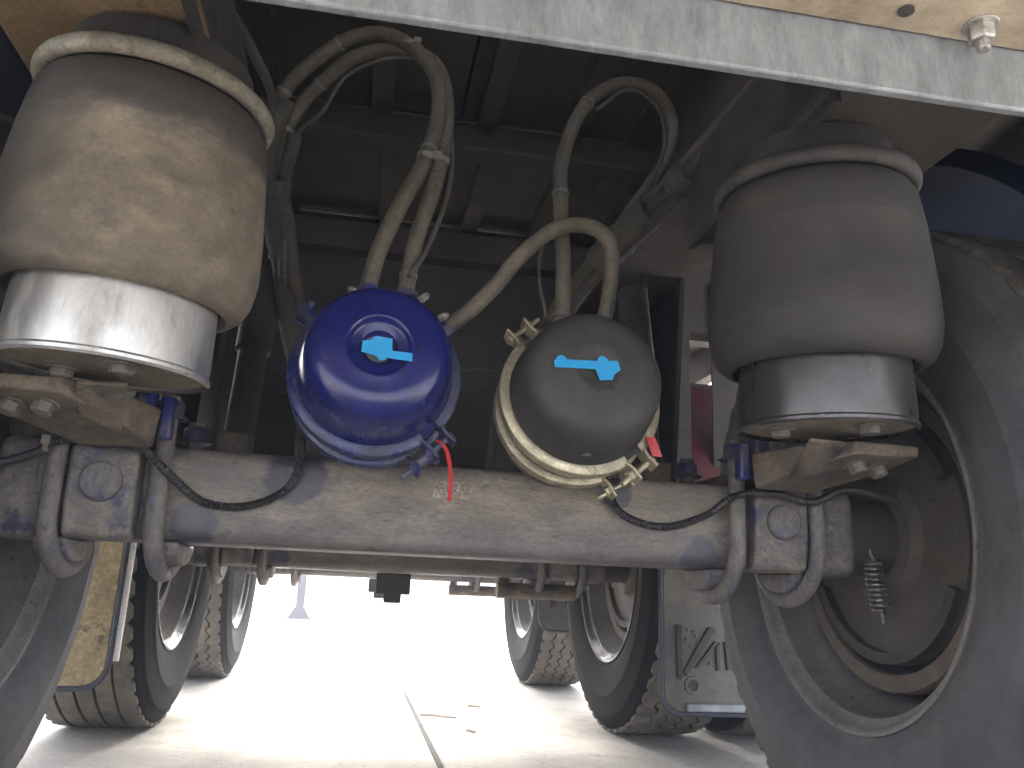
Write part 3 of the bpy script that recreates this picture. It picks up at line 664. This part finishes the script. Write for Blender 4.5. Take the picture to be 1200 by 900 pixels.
def make_wheel(loc, label, zig, rimm, rub='tyre'):
    t = thing('wheel', loc, label, 'wheel', 'wheels of the trailer')
    ty = tyre_mesh(zig).build('tyre', rub, t, smooth=60)
    e = [(-.1135, -.071), (-.064, -.026), (-.0185, .0185), (.026, .064), (.071, .1135)]
    z = .012 if zig else 0
    for k, (x0, x1) in enumerate(e):
        rib_mesh(x0, x1, 0 if k == 0 else z, 0 if k == 4 else z, notch=(-1 if k == 0 else 1 if k == 4 else 0)).build('tread_rib', 'tread', ty, smooth=30)
    rm = MB().lathe([(-.1035, .284), (-.110, .296), (-.1175, .302), (-.1215, .3015), (-.1225, .2985), (-.1205, .294), (-.112, .2895), (-.104, .2845), (-.100, .276)], 'x', 96).build('rim', rimm, t, smooth=50)
    MB().lathe([(-.100, .276), (-.075, .271), (-.055, .266), (-.042, .256), (.040, .250), (.075, .262), (.103, .276), (.112, .290), (.121, .300), (.118, .304), (.104, .287)], 'x', 96).build('rim_well', 'rim_in', rm, smooth=50)
    MB().lathe([(.062, .262), (.078, .245), (.086, .20), (.070, .15), (.070, 0)], 'x', 72).build('wheel_disc', 'rim_in', t)
    d = MB().lathe([(-.045, .212), (-.052, .214), (-.0525, .238), (-.048, .241), (-.020, .241), (-.016, .236), (.045, .234), (.06, .22), (.06, .15)], 'x', 80).build('brake_drum', 'drum', t, smooth=40)
    MB().lathe([(-.045, .212), (.055, .212), (.057, 0)], 'x', 64).build('drum_bore', 'dark', d)
    # tyre valve
    v = MB().cyl((-.100, .262, -.03), (-.118, .247, -.026), .0045, 10).build('valve_stem', 'steel', rm)
    return t
ZC = .4985
wr = make_wheel((.75, 0, ZC), 'huge near right tyre filling the right edge, dusty open rim', True, 'rim')
def cw(src, label, loc, left, spin):
    return copy_tree(src, label, loc, (spin, 0, pi if left else 0))
cw(wr, 'near left tyre cut by the left edge of the photo', (-.75, 0, ZC), True, .4)
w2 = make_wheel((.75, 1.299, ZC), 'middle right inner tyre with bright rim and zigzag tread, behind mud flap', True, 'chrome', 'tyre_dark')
cw(w2, 'middle right outer tyre, only its bottom showing under the mud flap', (1.085, 1.299, ZC), False, .7)
cw(w2, 'farthest right tyre with zigzag tread against the white yard', (.75, 2.598, ZC), False, .3)
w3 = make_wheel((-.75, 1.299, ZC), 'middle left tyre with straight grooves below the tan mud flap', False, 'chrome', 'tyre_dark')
w3.rotation_euler = (0, 0, pi)
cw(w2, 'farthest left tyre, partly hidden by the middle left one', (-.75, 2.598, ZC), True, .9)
# brake return spring inside the near right wheel
sp = [(.012*cos(q*.8), .012*sin(q*.8), -.0021*q*.8*.9) for q in range(0, 64)]
tt = []
for q in range(0, 100):
    th = q*2*pi/10; rr = .0125 if 6 < q < 93 else .0125*(min(q, 99-q)/6*.7+.3)
    tt.append((rr*cos(th), rr*sin(th), -.0078*q/10))
rs = tag(MB().tube(tt, .0030, 8).tube([(0, 0, .03), (0, 0, .008), (.004, 0, 0)], .003, 8).tube([(0, 0, -.078), (0, 0, -.095)], .003, 8).build('return_spring', 'spring'), 'small coil spring hanging inside the near right rim', 'spring')
rs.location = (.645, -.055, .458); rs.rotation_euler = (0, radians(-8), 0)

# ------------------------------------------------------------------ mud flaps
def rr_poly(x0, x1, z0, z1, rad, corners):
    o_ = []
    for (cx, cz, a0), on in zip(((x1-rad, z1-rad, 0), (x0+rad, z1-rad, 90), (x0+rad, z0+rad, 180), (x1-rad, z0+rad, 270)), corners):
        if on: o_ += [(cx+rad*cos(radians(a0+15*k)), cz+rad*sin(radians(a0+15*k))) for k in range(7)]
        else: o_.append({0: (x1, z1), 90: (x0, z1), 180: (x0, z0), 270: (x1, z0)}[a0])
    return o_
def flap(loc, W, H, m, label, trim_side, rad=.045):
    t = thing('mud_flap', loc, label, 'mud flap', 'mud flaps between the wheels')
    po = rr_poly(-W/2, W/2, 0, H, rad, (0, 0, 1, 1))
    MB().prism(po, -.004, .004, 'y').build('sheet', m, t, bevel=.001)
    # edging tube round both sides and bottom
    P = [(-W/2-.006, 0, H)]+[(x, 0, z) for x, z in rr_poly(-W/2-.006, W/2+.006, -.006, H, rad+.006, (0, 0, 1, 1))[2:]]+[(W/2+.006, 0, H)]
    MB().tube(P, .0062, 10).build('edge_trim', 'trim', t)
    return t
f1 = flap((.855, .75, .130), .49, .52, 'flap', 'grey mud flap with raised dark letters beside the near right tyre', 1)
def letter(parent, polys, y0=-.0042, th=.006):
    mb = MB()
    for p in polys: mb.prism(p, y0-th, y0, 'y')
    return mb.build('raised_letter', 'letter', parent, smooth=0, bevel=.0008)
# V with bolt heads, A, W  (x from the flap's centre, z from its bottom)
letter(f1, [[(-.214, .200), (-.200, .200), (-.199, .085), (-.205, .072), (-.213, .078)], [(-.198, .092), (-.190, .080), (-.112, .190), (-.118, .197), (-.131, .196)]])
letter(f1, [[(-.168, .100), (-.157, .100), (-.105, .162), (-.115, .163)], [(-.113, .150), (-.103, .160), (-.102, .095), (-.112, .095)]])
letter(f1, [[(-.090, .163), (-.078, .163), (-.064, .120), (-.050, .160), (-.040, .160), (-.026, .120), (-.012, .163), (.000, .163), (-.020, .097), (-.032, .097), (-.045, .130), (-.058, .097), (-.084, .097)]])
for bx, bz in ((-.184, .190), (-.168, .186), (-.186, .168), (-.163, .174), (-.176, .150), (-.150, .130), (-.128, .112), (-.157, .158)):
    MB().hexbolt((bx, -.0042, bz), (0, -1, 0), .0045, .004, False).build('rivet', 'dirty_steel', f1)
MB().lathe([(-.0043, .013), (-.0070, .013), (-.0070, .021), (-.0043, .022)], 'y', 28, (-.172, 0, .060)).build('hole_ring', 'flap', f1)
MB().lathe([(-.0043, 0), (-.0050, .013)], 'y', 28, (-.172, 0, .060)).build('flap_hole', 'joint', f1)
MB().box((0.02, -.010, .010), (.42, .012, .018)).build('bottom_strip', 'galv', f1, bevel=.002)
f2 = flap((.80, 1.99, .26), .44, .42, 'flap', 'smaller grey mud flap far behind the middle right tyre', 1, .05)
letter(f2, [[(-.19, .30), (-.165, .30), (-.16, .09), (-.185, .08)], [(-.155, .29), (-.14, .29), (-.10, .12), (-.125, .09)]])
f3 = flap((-.86, .70, .165), .44, .50, 'flap_tan', 'tan mud flap with blue edge beside the near left tyre', -1)
letter(f3, [[(.085, .115), (.135, .165), (.150, .168), (.118, .120), (.100, .100)], [(.05, .18), (.06, .18), (.09, .12), (.08, .10)]])
MB().box((.2365, .006, .28), (.012, .010, .46)).build('white_strip', 'white', f3, bevel=.001)

# ------------------------------------------------------------------ mudguards
def guard(loc, rad, x0, x1, a0, a1, m, label):
    t = thing('mudguard', loc, label, 'mudguard', 'mudguards over the wheels')
    MB().lathe([(x0, rad), (x0, rad+.006), (x1, rad+.006), (x1, rad)], 'x', 40, closed=True, a0=radians(a0), a1=radians(a1)).build('shell', m, t)
    MB().lathe([(x0-.008, rad-.012), (x0-.008, rad+.014), (x0+.004, rad+.014), (x0+.004, rad-.012)], 'x', 40, closed=True, a0=radians(a0), a1=radians(a1)).build('inner_lip', m, t, bevel=.002)
    return t
# angles: 0 = forward (+y), 90 = up
guard((0, 0, .497), .60, .63, 1.22, 60, 165, 'bluepl', 'navy mudguard over the near right tyre')
guard((0, 1.299, .497), .58, .63, 1.22, 35, 172, 'redpaint', 'red mudguard over the middle right tyres')
guard((0, 0, .497), .60, -1.22, -.63, 60, 165, 'bluepl', 'navy mudguard over the near left tyre')

# ------------------------------------------------------------------ landing leg far ahead
lg = thing('landing_leg', (-.786, 9.575, 0), 'small landing leg with flared foot standing far off in the glare', 'landing leg')
MB().box((0, 0, .62), (.10, .10, 1.0)).build('leg_tube', 'legm', lg, bevel=.008)
MB().box((0, 0, .30), (.085, .085, .50)).build('inner_tube', 'legm', lg, bevel=.006)
MB().prism([(-.125, .02), (.125, .02), (.06, .14), (-.06, .14)], -.10, .10, 'y').build('foot', 'legm', lg, bevel=.006)
MB().box((0, 0, .012), (.29, .26, .024)).build('foot_plate', 'legm', lg, bevel=.004)
MB().box((0, 0, 1.16), (.3, .24, .10)).build('top_bracket', 'legm', lg, bevel=.004)

# ------------------------------------------------------------------ added thin volume imitating lens veil glare
hb = MB().box((0, 7.5, .33), (100, 109, 2.72))
MT['glare_veil'] = hm = bpy.data.materials.new('lens_veil_volume'); hm.use_nodes = True
hn = hm.node_tree.nodes; hn.clear()
ho = hn.new('ShaderNodeOutputMaterial'); hv = hn.new('ShaderNodeVolumePrincipled')
hv.inputs['Color'].default_value = (.86, .90, 1, 1); hv.inputs['Density'].default_value = .028
hv.inputs['Anisotropy'].default_value = -.1
hm.node_tree.links.new(hv.outputs[0], ho.inputs['Volume'])
hz = hb.build('glare_veil', 'glare_veil', smooth=0); hz['kind'] = 'stuff'; hz['label'] = 'added pale volume imitating lens glare around the trailer underside'
